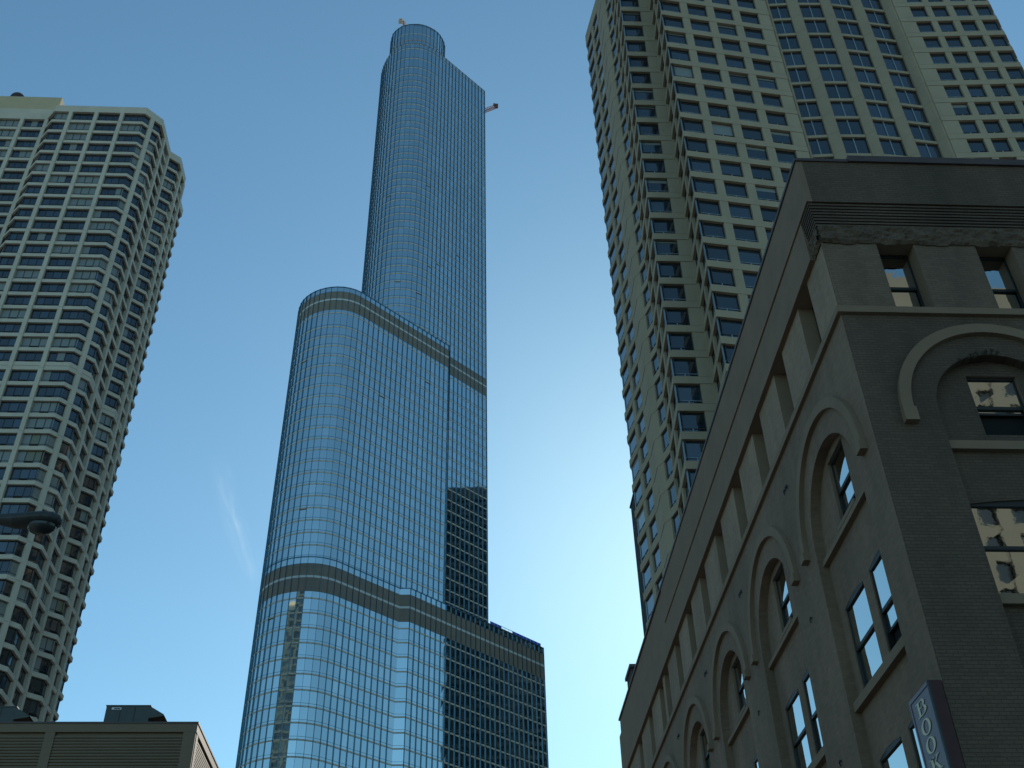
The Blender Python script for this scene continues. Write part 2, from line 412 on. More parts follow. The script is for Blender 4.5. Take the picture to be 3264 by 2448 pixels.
for i in range(NR):
    fr = Frame(RTP[i], RTP[(i + 1) % NR]); inV = V0 <= i < V1
    ops = [(a * S, min(b * S, fr.L)) for a, b in opens[i]]
    if ops and abs(ops[-1][1] - fr.L) < .15: ops[-1] = (ops[-1][0], fr.L)
    cur = 0
    piers = []
    for a, b in ops:
        if a > cur + .05: piers.append((cur, a))
        cur = b
    if cur < fr.L - .05: piers.append((cur, fr.L))
    for a, b in piers:
        m = MB()
        fr.box(m, a, b, -.36, 0, 0, TOPZ, stone)
        if inV:
            pass
        elif b - a > 1.0:
            for z in rz[1:]:
                fr.box(m, a + .01, b - .01, .0, .034, z - .012, z + .012, stone_dark); fr.box(m, a + .01, b - .01, .0, .034, z + RSP - .01, z + RSP + .015, stone_dark)
        m.build('pier', rt)
    for (a, b) in ops:
        for k in range(44):
            z1 = rz[k]; z0 = rz[k + 1] + RSP; n = -.30 if i not in (0, 3) else -.17
            if inV: z1 = rz[k] + (.22 if k else 0); z0 = rz[k + 1] + .64; n = -.26
            m = MB()
            gm = glass_dark if random.random() < .75 else glass_blue
            if i in (0, 3): gm = glass_blue
            tr = z0 + (.50 if not inV else .22)
            if i < 16:
                cbl = random.random() < .02
                if inV:
                    mid = (a + b) / 2
                    fr.quad(m, a, mid, n, tr, z1, gm, .004); fr.quad(m, mid, b, n, tr, z1, gm, .004); fr.quad(m, a, b, n, z0, tr, black)
                    fr.box(m, mid - .05, mid + .05, n, n + .09, z0, z1, frame_light)
                else:
                    fr.quad(m, a, b, n, tr, z1, glass_blind if cbl else gm, .010); fr.quad(m, a, b, n, z0, tr, glass_dark)
                    if random.random() < .10:
                        hh = random.uniform(.2, .6); fr.quad(m, a + .08, b - .08, n + .012, z1 - hh, z1 - .09, glass_blind)
                    mid = (a + b) / 2
                    fr.box(m, mid - .045, mid + .045, n, n + .07, z0, tr, frame_light)
                    fr.box(m, a, b, n, n + .05, tr - .03, tr + .03, frame_dark if random.random() < .3 else frame_light)
                    if a < .01: fr.box(m, .04, .20, n - .02, n + .06, z0, z1, frame_light)
                fr.box(m, a, b, n, n + .04, z1 - .08, z1 - .002, frame_dark)
                (fr.box(m, a, a + .06, n, n + .042, z0, z1, frame_dark), fr.box(m, b - .06, b, n, n + .042, z0, z1, frame_dark)) if i not in (0, 3) else None
            else: fr.quad(m, a, b, n, z0, z1, gm)
            cs = [fr.p(a, n, z0), fr.p(b, n, z0), fr.p(b, n, z1), fr.p(a, n, z1)]
            cell.append((score(cs, fr.n) if i < 16 else 0, m))
emit(cell, 'window', rt)
# pointed pilasters of the bowed middle
def vpier(pl, pr, tip):
    m = MB(); A = SS(pl); B = SS(pr); T = SS(tip)
    m.prism([A, T, B, (B[0], B[1] + .3), (A[0], A[1] + .3)], 0, ZS(181.9), stone)
    for z in rz[1:]:
        m.prism([(A[0] - .004, A[1] - .002), (T[0], T[1] - .006), (B[0] + .004, B[1] - .002)], z + .4, z + .425, stone_dark)
    m.build('pilaster', rt)
vpier((45.75, 93.45), (46.5, 93.5), (46.0, 93.0))
vpier((49.25, 93.2), (50.95, 93.05), (50.3, 92.35))
vpier((54.4, 93.0), (56.05, 93.05), (55.3, 92.2))
vpier((59.4, 93.35), (61.25, 93.55), (60.5, 92.6))
vpier((64.6, 93.9), (65.8, 93.1), (65.35, 92.9))
m = MB(); m.prism(offset(RTP, -.5), ZS(179.5), ZS(180), roof_mat); m.build('roof', rt)
m = MB(); m.prism(offset(RTP, -3.0), 0, ZS(179), black, cap=False); m.build('core_wall', rt)

# ------------------------------------------------------------------ glass tower
gt = thing('glass_tower', 'very tall blue glass tower with rounded ends and three setbacks in the middle', 'tower')
def smooth(pts, step):
    P = [Vector((p[0], p[1])) for p in pts]; n = len(P); dense = []
    for i in range(n - 1):
        p0 = P[max(i - 1, 0)]; p1 = P[i]; p2 = P[i + 1]; p3 = P[min(i + 2, n - 1)]
        for j in range(12):
            t = j / 12
            dense.append(.5 * ((2 * p1) + (p2 - p0) * t + (2 * p0 - 5 * p1 + 4 * p2 - p3) * t * t + (3 * p1 - p0 - 3 * p2 + p3) * t ** 3))
    dense.append(P[-1])
    L = [0]
    for a, b in zip(dense, dense[1:]): L.append(L[-1] + (b - a).length)
    k = max(1, round(L[-1] / step)); out = []; j = 0
    for i in range(k + 1):
        d = L[-1] * i / k
        while j < len(L) - 2 and L[j + 1] < d: j += 1
        t = (d - L[j]) / max(L[j + 1] - L[j], 1e-9); q = dense[j].lerp(dense[j + 1], min(t, 1)); out.append((q.x, q.y))
    return out
def line(a, b, step):
    n = max(1, round(math.dist(a, b) / step)); return [(a[0] + (b[0] - a[0]) * i / n, a[1] + (b[1] - a[1]) * i / n) for i in range(n + 1)]
ST = 1.66
nose = smooth([(-43.2, 243.8), (-44.5, 240), (-44.95, 236.5), (-44.9, 233.4), (-44.4, 230), (-43.3, 227.1), (-41.7, 224.9), (-39.8, 223.2), (-37.7, 222), (-35.4, 221.2), (-33.2, 220.9), (-31, 221.0), (-29, 221.6), (-27.2, 222.55), (-25.6, 223.85)], ST)
flatA = line((-25.6, 223.85), (-12.85, 235.55), ST)
flatB = line((-12.85, 235.55), (-2.75, 244.75), ST)
bump = [(-12.85, 235.55), (-10.45, 235.5)]
flatC = line((-10.45, 235.5), (23.2, 267.4), ST)
nose3 = smooth([(-29.0, 257.5), (-30.1, 253), (-29.5, 249.2), (-28.3, 246), (-26.8, 243.3), (-25, 241), (-22.6, 239.1), (-20.2, 238.2), (-17.8, 238), (-15.6, 238.1), (-13.4, 238.75), (-11.4, 239.85), (-9.3, 241.25), (-7.3, 243)], ST)
flat3 = line((-7.3, 243), (8.45, 257.9), ST)
i3 = min(range(len(flat3)), key=lambda i: abs(flat3[i][0] + 2.65))
crownp = smooth([(-20, 257), (-25.4, 252.5), (-27.0, 247.8), (-26.3, 243.3), (-25.2, 241.3), (-22.8, 239.25), (-20.4, 238.3), (-17.8, 238.05), (-15.6, 238.1), (-13.4, 238.75), (-11.2, 239.9), (-9.2, 241.6), (-7.6, 244.3), (-6.9, 247.5), (-8.5, 252.5), (-13, 256.5), (-20, 257)], 1.6)
tier1 = nose + flatA[1:] + bump[1:] + flatC[1:] + line((23.2, 267.4), (5.0, 287.4), 3.4)[1:] + line((5, 287.4), (-43.2, 243.8), 8)[1:-1]
tier2 = nose + flatA[1:] + flatB[1:] + [(-2.6, 247.7)] + line((-2.6, 247.7), (-20, 265), 6)[1:] + line((-20, 265), (-43.2, 243.8), 8)[1:-1]
tier3 = nose3 + flat3[1:] + line((8.45, 257.9), (-7.5, 275), 3.4)[1:] + line((-7.5, 275), (-29, 257.5), 7)[1:-1]
tail3 = flat3[i3:] + line((8.45, 257.9), (-7.5, 275), 3.4)[1:]
def levels(lst): return [(lst[i + 1], lst[i]) for i in range(len(lst) - 1)]
lv3 = [350.8, 348, 342, 336.5, 332.2, 328.6]
while lv3[-1] > 214.5: lv3.append(lv3[-1] - 3.24)
lv3[-1] = 212.0
lv2 = [202.7 - .0, 197.8] + [197.8 - 3.314 * k for k in range(1, 22)]
lv1 = [118.1 - 3.52 * k for k in range(0, 14)]
def glass_ring(mb, pts, z0, z1, closed):
    n = len(pts)
    for i in range(n if closed else n - 1):
        a = pts[i]; b = pts[(i + 1) % n]
        if math.dist(a, b) < .05: continue
        Frame(a, b).quad(mb, 0, math.dist(a, b), 0, z0, z1, curtain if random.random() < .8 else curtain2, .007)
def floor(rings, z0, z1, name='window_band', strip=True):
    mb = MB()
    for pts, cl in rings: glass_ring(mb, pts, z0, z1, cl)
    o = mb.build(name, gt)
    if strip:
        for pts, cl in rings:
            s = MB()
            band(s, pts, -.05, .05, z1 - .34, z1, beige_line, cl)
            tl_ = MB(); band(tl_, pts, -.02, .035, z0 + .50, z0 + .56, fin_mat, cl); tl_.build('transom_line', o)
            q = Frame(pts[0], pts[1])
            for i in range(len(pts) - 1):
                if random.random() < .009:
                    f = Frame(pts[i], pts[i + 1]); v = MB(); f.box(v, .1, f.L - .1, -.02, .10, z1 - .58, z1 - .38, vent_open); v.build('open_vent', o)
            s.build('spandrel_strip', o)
for z0, z1 in levels(lv3): floor([(tier3, True)], z0, z1)
floor([(tier2, True), (tail3, False)], 210.3, 212, strip=False)
floor([(tier2, True), (tail3, False)], 202.7, 203.7, strip=False)
for z0, z1 in levels(lv2): floor([(tier2, True), (tail3, False)], z0, z1)
zb = lv2[-1]
floor([(tier1, True)], 126.55, zb, strip=False)
floor([(tier1, True)], 118.1, 119.6, strip=False)
for z0, z1 in levels(lv1): floor([(tier1, True)], z0, z1)
floor([(tier1, True)], 0, lv1[-1], name='lower_glass', strip=False)
def louvre_band(rings, z0, zm, z1):
    mb = MB()
    for pts, cl in rings:
        band(mb, pts, -.05, .02, z0, zm - .27, louvre, cl); band(mb, pts, -.05, .02, zm + .27, z1, louvre, cl)
        band(mb, pts, -.3, .06, z1, z1 + .05, fin_mat, cl)
    o = mb.build('louvre_band', gt)
    for pts, cl in rings: s = MB(); band(s, pts, -.05, .05, zm - .27, zm + .27, louvre_strip, cl); s.build('light_strip', o)
louvre_band([(tier2, True), (tail3, False)], 203.7, 207.5, 210.3)
louvre_band([(tier1, True)], 119.6, 123.3, 126.55)
for poly, z in ((tier1, 127.6), (tier2, 211.4), (tier3, 350.2)):
    m = MB(); m.prism(offset(poly, -.15), z - .3, z, roof_mat); m.build('roof', gt)
for poly, z, cl in ((tier1, zb, True), (tier2, 212, True), (tier3, 350.8, True)):
    m = MB(); band(m, poly, -.12, .10, z - .05, z + .16, fin_mat, cl); m.build('parapet_rail', gt)
# crown
m = MB(); glass_ring(m, crownp[:-1], 350.5, 363, True); cro = m.build('crown_drum', gt)
m = MB()
for z, mm in ((357.0, beige_line), (353.1, crown_glow)): band(m, crownp[:-1], -.03, .05, z - .15, z + .15, mm)
band(m, crownp[:-1], -.15, .12, 362.9, 363.15, fin_mat); m.build('crown_ring', cro)
m = MB(); m.prism(crownp[:-1], 362.2, 362.4, roof_mat); m.build('crown_roof', cro)
def fins(pts, z0, z1, name='mullion_fin', dep=.24, parent=gt):
    for i, p in enumerate(pts):
        a = pts[max(i - 1, 0)]; b = pts[min(i + 1, len(pts) - 1)]
        f = Frame(a, b); m = MB()
        P = Vector((p[0], p[1], 0)); u = f.u * .035; n = f.n * dep; k = f.n * -.05
        m.hexa([P + v + Vector((0, 0, z)) for z in (z0, z1) for v in (-u + n, u + n, u + k, -u + k)], fin_mat)
        m.build(name, parent)
fins(nose[2:], 60, 212.1); fins(flatA[1:-1], 60, 212.1); fins(flatB, zb, 212.1)
fins(flatC, 60, zb + .1)
fins(nose3[2:], 211, 350.9); fins(flat3[1:i3], 211, 350.9); fins(flat3[i3:], zb, 350.9)
fins([p for p in crownp if p[1] < 253], 350.8, 363.2, 'crown_fin', .26, cro)
# blue railing on the lowest setback
m = MB(); rl = line((9.0, 254.75), (22.6, 267.6), 1.3)
for i in range(len(rl) - 1):
    a = rl[i]; b = rl[i + 1]
    open_ = i in (3, 4, 5)
    m.bar((*a, zb), (*a, zb + 1.3), .04, crane_white)
    m.bar((*a, zb + 1.3), (*b, zb + 1.3), .05, crane_white if open_ else blue_rail); m.bar((*a, zb + .7), (*b, zb + .7), .03, crane_white if open_ else blue_rail)
    if not open_:
        f = Frame(a, b); f.box(m, 0, f.L - .03, -.015, .015, zb + .05, zb + 1.25, blue_rail)
rail = m.build('safety_railing', None); tag(rail, 'blue mesh safety railing on the lowest setback roof of the glass tower', 'railing')

# construction cranes seen over the roof
def truss(mb, a, b, wdt, n, m1, m2):
    a = Vector(a); b = Vector(b); d = (b - a).normalized(); s = d.cross(Vector((0, 1, .2))).normalized() * wdt / 2; t = d.cross(s).normalized() * wdt / 2
    offs = [s + t, s - t, -s - t, -s + t]
    for o in offs: mb.bar(a + o, b + o, .07, m1)
    for i in range(n):
        p = a.lerp(b, i / n); q = a.lerp(b, (i + 1) / n)
        for j in range(4): mb.bar(p + offs[j], q + offs[(j + 1) % 4], .045, m2); mb.bar(p + offs[j], p + offs[(j + 1) % 4], .045, m1)
m = MB(); truss(m, (-20.5, 262, 362.2), (-24.2, 262, 401), 1.4, 20, crane_white, crane_red)
mast = thing('tower_crane', 'orange and white crane jib tip showing behind the rounded crown of the glass tower', 'crane')
m.build('jib', mast)
m = MB(); m.box(-26.4, -24.0, 261.2, 262.8, 400.6, 402.0, crane_white); m.box(-26.0, -25.0, 261.1, 261.2, 400.8, 401.8, crane_red); m.box(-24.5, -23.9, 261.3, 262.7, 399.2, 400.6, crane_red); m.build('jib_head', mast)
m = MB(); m.box(-21.6, -19.4, 260.8, 263.2, 350.2, 362.2, crane_white); m.build('mast_base', mast)
jib = thing('derrick_crane', 'small red lattice crane jib sticking out right of the glass tower roof', 'crane')
m = MB(); truss(m, (0, 268, 346.5), (13.2, 268, 355.0), 1.1, 13, crane_red, crane_dark); m.build('jib', jib)
m = MB(); m.box(12.6, 14.0, 267.4, 268.6, 354.6, 356.0, crane_dark); m.box(12.2, 12.8, 267.6, 268.4, 355.6, 356.5, crane_dark); m.build('jib_head', jib)
m = MB(); m.box(-1.5, 1, 266.5, 269.5, 350.25, 352.6, crane_dark); m.build('cab', jib)
m = MB()
m.box(-.4, .4, 267.6, 268.4, 345.5, 350.25, crane_dark); m.build('mast_base', jib)

# ------------------------------------------------------------------ dark towers further off
def slab_tower(name, x0, x1, y0, y1, h, wallm, glassm, label, pitch=3.9, bay=3.0, rib=.5):
    t = thing(name, label, 'tower')
    m = MB(); m.box(x0 + .6, x1 - .6, y0 + .6, y1 - .6, 0, h - 1, glassm); m.build('glass_wall', t)
    P = [(x0, y0), (x1, y0), (x1, y1), (x0, y1)]
    m = MB(); z = pitch
    while z < h - 3: band(m, P, -.7, -.2, z, z + 1.2, wallm); z += pitch
    band(m, P, -.7, .0, h - 5, h, wallm); m.build('floor_band', t)
    m = MB()
    for i in range(4):
        f = Frame(P[i], P[(i + 1) % 4]); n = round(f.L / bay)
        for k in range(n + 1):
            u = min(max(f.L * k / n, rib / 2 + .01), f.L - rib / 2 - .01); f.box(m, u - rib / 2, u + rib / 2, -.5, -.02, 0, h - .2, wallm)
    m.build('mullion_grid', t)
    m = MB(); m.box(x0 + .7, x1 - .7, y0 + .7, y1 - .7, h - 1, h - .6, roof_mat); m.build('roof', t)
    return t
slab_tower('office_tower', 72, 112, 238.5, 322, 214, bronze, bronze_glass, 'dark bronze office tower mirrored in the glass tower front, right of it')
# ribbed dark tower whose edge shows left of the stone tower
rbt = thing('ribbed_tower', 'dark grey ribbed metal building edge showing just left of the stone tower', 'building')
m = MB(); m.box(30, 52, 125, 160, 0, 103.3, ribbed); m.build('wall', rbt)
m = MB()
for k in range(58): m.box(29.82, 30, 125.2 + k * .6, 125.45 + k * .6, 0, 103.1, ribbed)
m.build('ribbed_cladding', rbt)
m = MB(); m.box(29.7, 52.3, 124.7, 160.3, 103.3, 103.6, roof_mat); m.build('roof', rbt)
slab_tower('shade_tower', -60, 8, 322, 346, 272, bronze, bronze_glass, 'added dark tower hidden behind the glass tower, shading the left concrete tower')  # added, out of view: keeps sun off the back of the apartment tower
# tower behind the viewer, seen only mirrored in the brick building's front windows
slab_tower('hotel_tower', 34, 62, -72, -48, 86, tan_wall, bronze_glass, 'tan masonry tower mirrored in the upper front windows of the brick building', 3.4, 3.6, 1.6)

# ------------------------------------------------------------------ low building bottom left
K = 1.6
lb = thing('low_building', 'low beige building with ribbed metal siding in the bottom left corner', 'building')
def kz(z): return 1.6 + (z - 1.6) * K
LX, LY = -7.26 * K, 31.01 * K; LT = kz(13.99)
m = MB(); m.box(-40, LX - .12, LY + .12, LY + 42, 0, LT - .25, siding_pier); m.build('wall', lb)
def sid(fr, u0, u1, zt):
    m = MB(); z = zt - .10
    while z > 6:
        fr.box(m, u0, u1, -.12, -.02, z - .085, z, siding); fr.box(m, u0, u1, -.12, -.075, z - .137, z - .085, siding); z -= .137
    m.build('siding_panel', lb)
ff = Frame((-40, LY), (LX, LY)); fs = Frame((LX, LY + 42), (LX, LY))
ff = Frame((-40, LY), (LX, LY))
fr_s = Frame((LX, LY), (LX, LY + 42)); fr_s.n = Vector((1, 0, 0))
zc = kz(13.66)
px = [-11.3 * K, -15.1 * K, -18.9 * K]
edges = [LX - .62] + [q for p in px for q in (p + .22, p - .22)]
prev = edges[0]
spans = [(px[0] + .22, LX - .55), (px[1] + .22, px[0] - .22), (px[2] + .22, px[1] - .22)]
for a, b in spans: sid(ff, a + 40, b + 40, zc)
for p in px:
    m = MB(); m.box(p - .22, p + .22, LY - .02, LY + .13, 0, zc + .06, siding_pier); m.build('pier', lb)
m = MB(); m.box(LX - .55, LX, LY - .02, LY + .14, 0, zc + .06, siding_pier); m.box(LX - .13, LX + .02, LY + .14, LY + .5, 0, zc + .06, siding_pier); m.build('pier', lb)
for k in range(5): sid(fr_s, .5 + k * 7.2, .5 + k * 7.2 + 6.8, zc)
m = MB(); m.box(-40, LX + .03, LY - .03, LY + .2, zc + .06, LT - .08, siding_pier); m.box(LX - .2, LX + .03, LY + .2, LY + 42, zc + .06, LT - .08, siding_pier); m.build('fascia', lb)
m = MB(); m.box(-40, LX + .06, LY - .06, LY + .25, LT - .08, LT, cap_mat); m.box(LX - .25, LX + .06, LY + .25, LY + 42, LT - .08, LT, cap_mat); m.build('coping', lb)
m = MB(); m.box(-40, LX - .25, LY + .25, LY + 42, LT - .5, LT - .3, roof_mat); m.build('roof', lb)
def ac(x0, x1, xt, xe, ytop, label, flip=False):
    y0 = 33.5 * K; t = thing('rooftop_unit', label, 'air conditioner', 'air handling units on the low roof')
    zt = kz(ytop); zb_ = LT - .3
    m = MB(); m.box(x0, x1, y0, y0 + 2.2, zb_, zt, ac_mat)
    m.box(x0 - .03, x1 + .03, y0 - .03, y0 + 2.23, zt, zt + .04, ac_mat)
    for q in (.33, .66): m.box(x0 + (x1 - x0) * q - .015, x0 + (x1 - x0) * q + .015, y0 - .02, y0, zb_, zt, frame_dark)
    m.build('casing', t)
    m = MB()
    dx = xt - x1
    m.face([(x1, y0, zt - .02), (xt, y0, zt - .42), (xt, y0 + 2, zt - .42), (x1, y0 + 2, zt - .02)], ac_mat)
    m.face([(x1, y0, zt - .02), (xt, y0, zt - .42), (xt, y0, zt - .50), (x1, y0, zt - .62)], ac_mat)
    m.face([(x1, y0 + 2, zt - .02), (xt, y0 + 2, zt - .42), (xt, y0 + 2, zt - .50), (x1, y0 + 2, zt - .62)], ac_mat)
    m.face([(x1, y0, zt - .62), (xt, y0, zt - .5), (xt, y0 + 2, zt - .5), (x1, y0 + 2, zt - .62)], black)
    m.build('intake_hood', t)
    m = MB(); m.box(x0 + (x1 - x0) * .52, x0 + (x1 - x0) * .97, y0 - .015, y0, zb_ + .05, zb_ + .42, black)
    for q in range(5): m.box(x0 + (x1 - x0) * .52, x0 + (x1 - x0) * .97, y0 - .04, y0 - .015, zb_ + .07 + q * .08, zb_ + .095 + q * .08, ac_mat)
    m.build('grille', t)
    m = MB(); m.box(x0 + .28, x0 + .75, y0 - .03, y0 - .005, zt - .20, zt - .09, white_mark); m.box(x0 + .40, x0 + .70, y0 - .036, y0 - .03, zt - .175, zt - .12, ac_mat); m.build('nameplate', t)
    m = MB(); m.box(x0, x1, y0 + .2, y0 + 2, zb_ - .02, zb_, frame_dark); m.build('base_rail', t)
ac(-10.7 * K, -9.36 * K, -8.92 * K, -8.85 * K, 15.5, 'dark green-grey rooftop unit standing clear near the corner of the low roof')
ac(-14.7 * K, -13.42 * K, -12.98 * K, -12.77 * K, 15.46, 'dark rooftop unit cut off by the left edge, before the concrete tower')

# ------------------------------------------------------------------ street lamp
sl = thing('street_lamp', 'dark grey cobra-head street lamp hanging in from the left edge', 'street lamp')
lyy = 12.14
secs = [(-5.95, .045, .05, 9.075), (-5.70, .07, .072, 9.055), (-5.50, .12, .100, 9.035), (-5.32, .15, .10, 9.04), (-5.15, .165, .105, 9.045), (-5.03, .15, .10, 9.045), (-4.955, .10, .07, 9.04), (-4.93, .03, .03, 9.03)]
def loft(mb, secs, mtl, n=20, lo=False):
    rings = []
    for x, ry, rz_, zc_ in secs:
        rings.append([(x, lyy + ry * math.cos(2 * math.pi * i / n), zc_ + rz_ * (math.sin(2 * math.pi * i / n) * (.85 if math.sin(2 * math.pi * i / n) < 0 else 1))) for i in range(n)])
    for a, b in zip(rings, rings[1:]):
        for i in range(n): mb.face([a[i], a[(i + 1) % n], b[(i + 1) % n], b[i]], mtl)
    mb.face(rings[0], mtl); mb.face(rings[-1], mtl)
m = MB(); loft(m, secs, lamp_mat); m.build('lamp_head', sl, True)
m = MB()
for j in range(6):
    for i in range(24):
        def P(i_, j_):
            t = 2 * math.pi * i_ / 24; e = math.pi / 2 * j_ / 6
            return (-5.155 + .178 * math.cos(t) * math.cos(e), lyy + .125 * math.sin(t) * math.cos(e), 8.975 - .125 * math.sin(e))
        m.face([P(i, j), P(i + 1, j), P(i + 1, j + 1), P(i, j + 1)], lens_mat)
m.build('lens', sl, True)
m = MB(); pa = [(-5.9, 9.075), (-6.5, 9.03), (-7.1, 8.9), (-7.7, 8.6), (-8.1, 8.2)]
for a, b in zip(pa, pa[1:]): m.bar((a[0], lyy, a[1]), (b[0], lyy, b[1]), .04, lamp_mat)
m.build('arm', sl)
m = MB(); m.prism([(-8.15 + .11 * math.cos(i * math.pi / 6), lyy + .11 * math.sin(i * math.pi / 6)) for i in range(12)], .14, 8.7, lamp_mat); m.build('pole', sl)

# ------------------------------------------------------------------ brick building
bb = thing('brick_building', 'painted taupe brick building with round arches filling the lower right', 'building')
CX, CY = 8.92, 18.79
LEN, WID = 37.6, 17.0
class LF:      # left face: u runs away from the corner
    @staticmethod
    def p(u, n, z): return (CX - n, CY + u, z)
class RF:
    @staticmethod
    def p(u, n, z): return (CX + u, CY - n, z)
def fbox(F, mb, u0, u1, n0, n1, z0, z1, m):
    if F is LF and u0 < 0 and n0 < 0:
        fbox(F, mb, u0, 0, 0, n1, z0, z1, m); u0 = 0
    mb.hexa([F.p(u0, n1, z0), F.p(u1, n1, z0), F.p(u1, n0, z0), F.p(u0, n0, z0), F.p(u0, n1, z1), F.p(u1, n1, z1), F.p(u1, n0, z1), F.p(u0, n0, z1)], m)
def sheet(F, mb, outer, holes, n, depth, m, mr=None):
    polys = [[Vector((a, b, 0)) for a, b in outer]] + [[Vector((a, b, 0)) for a, b in h] for h in holes]
    flat = [p for q in polys for p in q]
    for t in tessellate_polygon(polys): mb.face([F.p(flat[i].x, n, flat[i].y) for i in t], m)
    for h in holes:
        for i in range(len(h)):
            a = h[i]; b = h[(i + 1) % len(h)]
            mb.face([F.p(a[0], n, a[1]), F.p(b[0], n, b[1]), F.p(b[0], n - depth, b[1]), F.p(a[0], n - depth, a[1])], mr or m)
def arch(u0, u1, z0, zs, n=24):
    c = (u0 + u1) / 2; r = (u1 - u0) / 2
    return [(u0, z0), (u1, z0)] + [(c + r * math.cos(math.pi * i / n), zs + r * math.sin(math.pi * i / n)) for i in range(n + 1)]
def seg(u0, u1, z0, z1, rise=.16, n=8):
    if rise <= 0: return [(u0, z0), (u1, z0), (u1, z1), (u0, z1)]
    return [(u0, z0), (u1, z0)] + [(u1 + (u0 - u1) * i / n, z1 - rise + rise * math.sin(math.pi * i / n)) for i in range(n + 1)]
PIT = 5.9; B0, B1, ZSP = 1.2, 4.87, 15.45
BELT0, BELT1 = 18.93, 19.12
winlist = []
def sash(F, u0, u1, z0, z1, n, rise=0, opened=0, label=None):
    """double-hung window: frame mesh with two panes as sub-parts"""
    fr_ = MB(); w_ = .055
    fbox(F, fr_, u0, u0 + w_, n - .12, n + .01, z0, z1, wood_dark); fbox(F, fr_, u1 - w_, u1, n - .12, n + .01, z0, z1, wood_dark)
    fbox(F, fr_, u0 + w_, u1 - w_, n - .12, n + .04, z1 - w_ - rise, z1, wood_dark); fbox(F, fr_, u0 + w_, u1 - w_, n - .12, n + .04, z0, z0 + w_, wood_dark)
    zm = z0 + (z1 - z0) * .49
    ug = MB(); lg = MB()
    fbox(F, fr_, u0 + w_, u1 - w_, n - .09, n + .008, zm - .03, zm + .05, wood_dark)
    o = fr_.build('window', bb)
    j = lambda: random.uniform(-.004, .004)
    def pane(mb, a, b, c, d, nn): mb.face([F.p(a, nn + j(), c), F.p(b, nn + j(), c), F.p(b, nn + j(), d), F.p(a, nn + j(), d)], pane_mat)
    pane(ug, u0 + w_, u1 - w_, zm + .05, z1 - w_ - rise, n - .005)
    lo = z0 + w_ + opened
    pane(lg, u0 + w_ + .03, u1 - w_ - .03, lo + .04, zm - .03, n - .045)
    ug.build('upper_pane', o); lg.build('lower_pane', o)
    if opened:
        s = MB(); fbox(F, s, u0 + w_, u1 - w_, n - .1, n - .04, lo - .02, lo + .04, wood_dark); s.build('sash_rail', o)
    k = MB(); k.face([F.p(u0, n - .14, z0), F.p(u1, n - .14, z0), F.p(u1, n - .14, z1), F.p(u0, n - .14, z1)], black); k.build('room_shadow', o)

nb = 6
# main wall of the left face
holes = []
for k in range(nb): holes.append(arch(B0 + PIT * k, B1 + PIT * k, .6, ZSP))
m = MB(); sheet(LF, m, [(0, 0), (LEN, 0), (LEN, BELT0), (0, BELT0)], holes, 0, .26, brick)
m.build('side_wall', bb)
rng = random.Random(3)
for k in range(nb):
    o_ = PIT * k; h = [seg(2.32 + o_, 3.47 + o_, 15.3, 17.06, .0)]
    prs = []
    for zt in (13.68, 10.1, 6.4, 2.9):
        zb2 = zt - 2.2 if zt > 3 else .9
        if zt < 3: continue
        for a, b in ((1.2, 2.6), (3.05, 4.47)): prs.append((a + o_, b + o_, zb2, zt)); h.append(seg(a + o_ + .0, b + o_, zb2, zt, .08))
    m = MB(); top = arch(B0 + o_ - .0, B1 + o_, .6, ZSP)
    for q in range(len(h)):
        h[q] = [(min(max(a, B0 + o_ + .012), B1 + o_ - .012), b) for a, b in h[q]]
    sheet(LF, m, top, h, -.255, .24, brick, render_mat)
    m.build('bay_wall', bb)
    sash(LF, 2.32 + o_, 3.47 + o_, 15.3, 17.06, -.35, 0, .30 if k in (0, 1, 3) else 0)
    for (a, b, c, d) in prs:
        sash(LF, max(a, B0 + o_ + .012), b, c, d, -.30, .07, .55 if (k == 0 and abs(a - 1.2) < .01 and d > 13) else 0)
    m = MB(); fbox(LF, m, B0 + o_ + .005, B1 + o_ - .005, -.26, -.12, 14.97, 15.1, render_light); fbox(LF, m, 2.25 + o_, 3.54 + o_, -.26, -.16, 15.18, 15.29, render_light); m.build('sill_course', bb)
    for zz in (11.48, 7.9):
        m = MB(); fbox(LF, m, B0 + o_ + .005, B1 + o_ - .005, -.26, -.10, zz - .22, zz - .01, render_light); m.build('sill_course', bb)
def hood(F, uc, zc_, ro, ri, proud, zend, bw=.34, z_h=.34):
    m = MB(); n = 40
    P = lambda r, t: (uc + r * math.cos(t), zc_ + r * math.sin(t))
    for i in range(n):
        t0, t1 = math.pi * i / n, math.pi * (i + 1) / n
        a, b, c, d = P(ri, t0), P(ro, t0), P(ro, t1), P(ri, t1)
        q = lambda p, nn: F.p(p[0], nn, p[1])
        m.face([q(a, proud), q(b, proud), q(c, proud), q(d, proud)], render_light)
        m.face([q(b, proud), q(c, proud), q(c, -.0), q(b, -.0)], render_light); m.face([q(a, proud), q(d, proud), q(d, 0), q(a, 0)], render_light)
    for s in (-1, 1):
        u = uc + s * (ro + ri) / 2
        fbox(F, m, u - bw / 2, u + bw / 2, 0, proud + .05, zend, zend + z_h, render_light)
    m.build('hood_mould', bb)
for k in range(nb): hood(LF, 3.035 + PIT * k, 15.62, 2.55, 2.29, .12, 15.42, .30, .22)
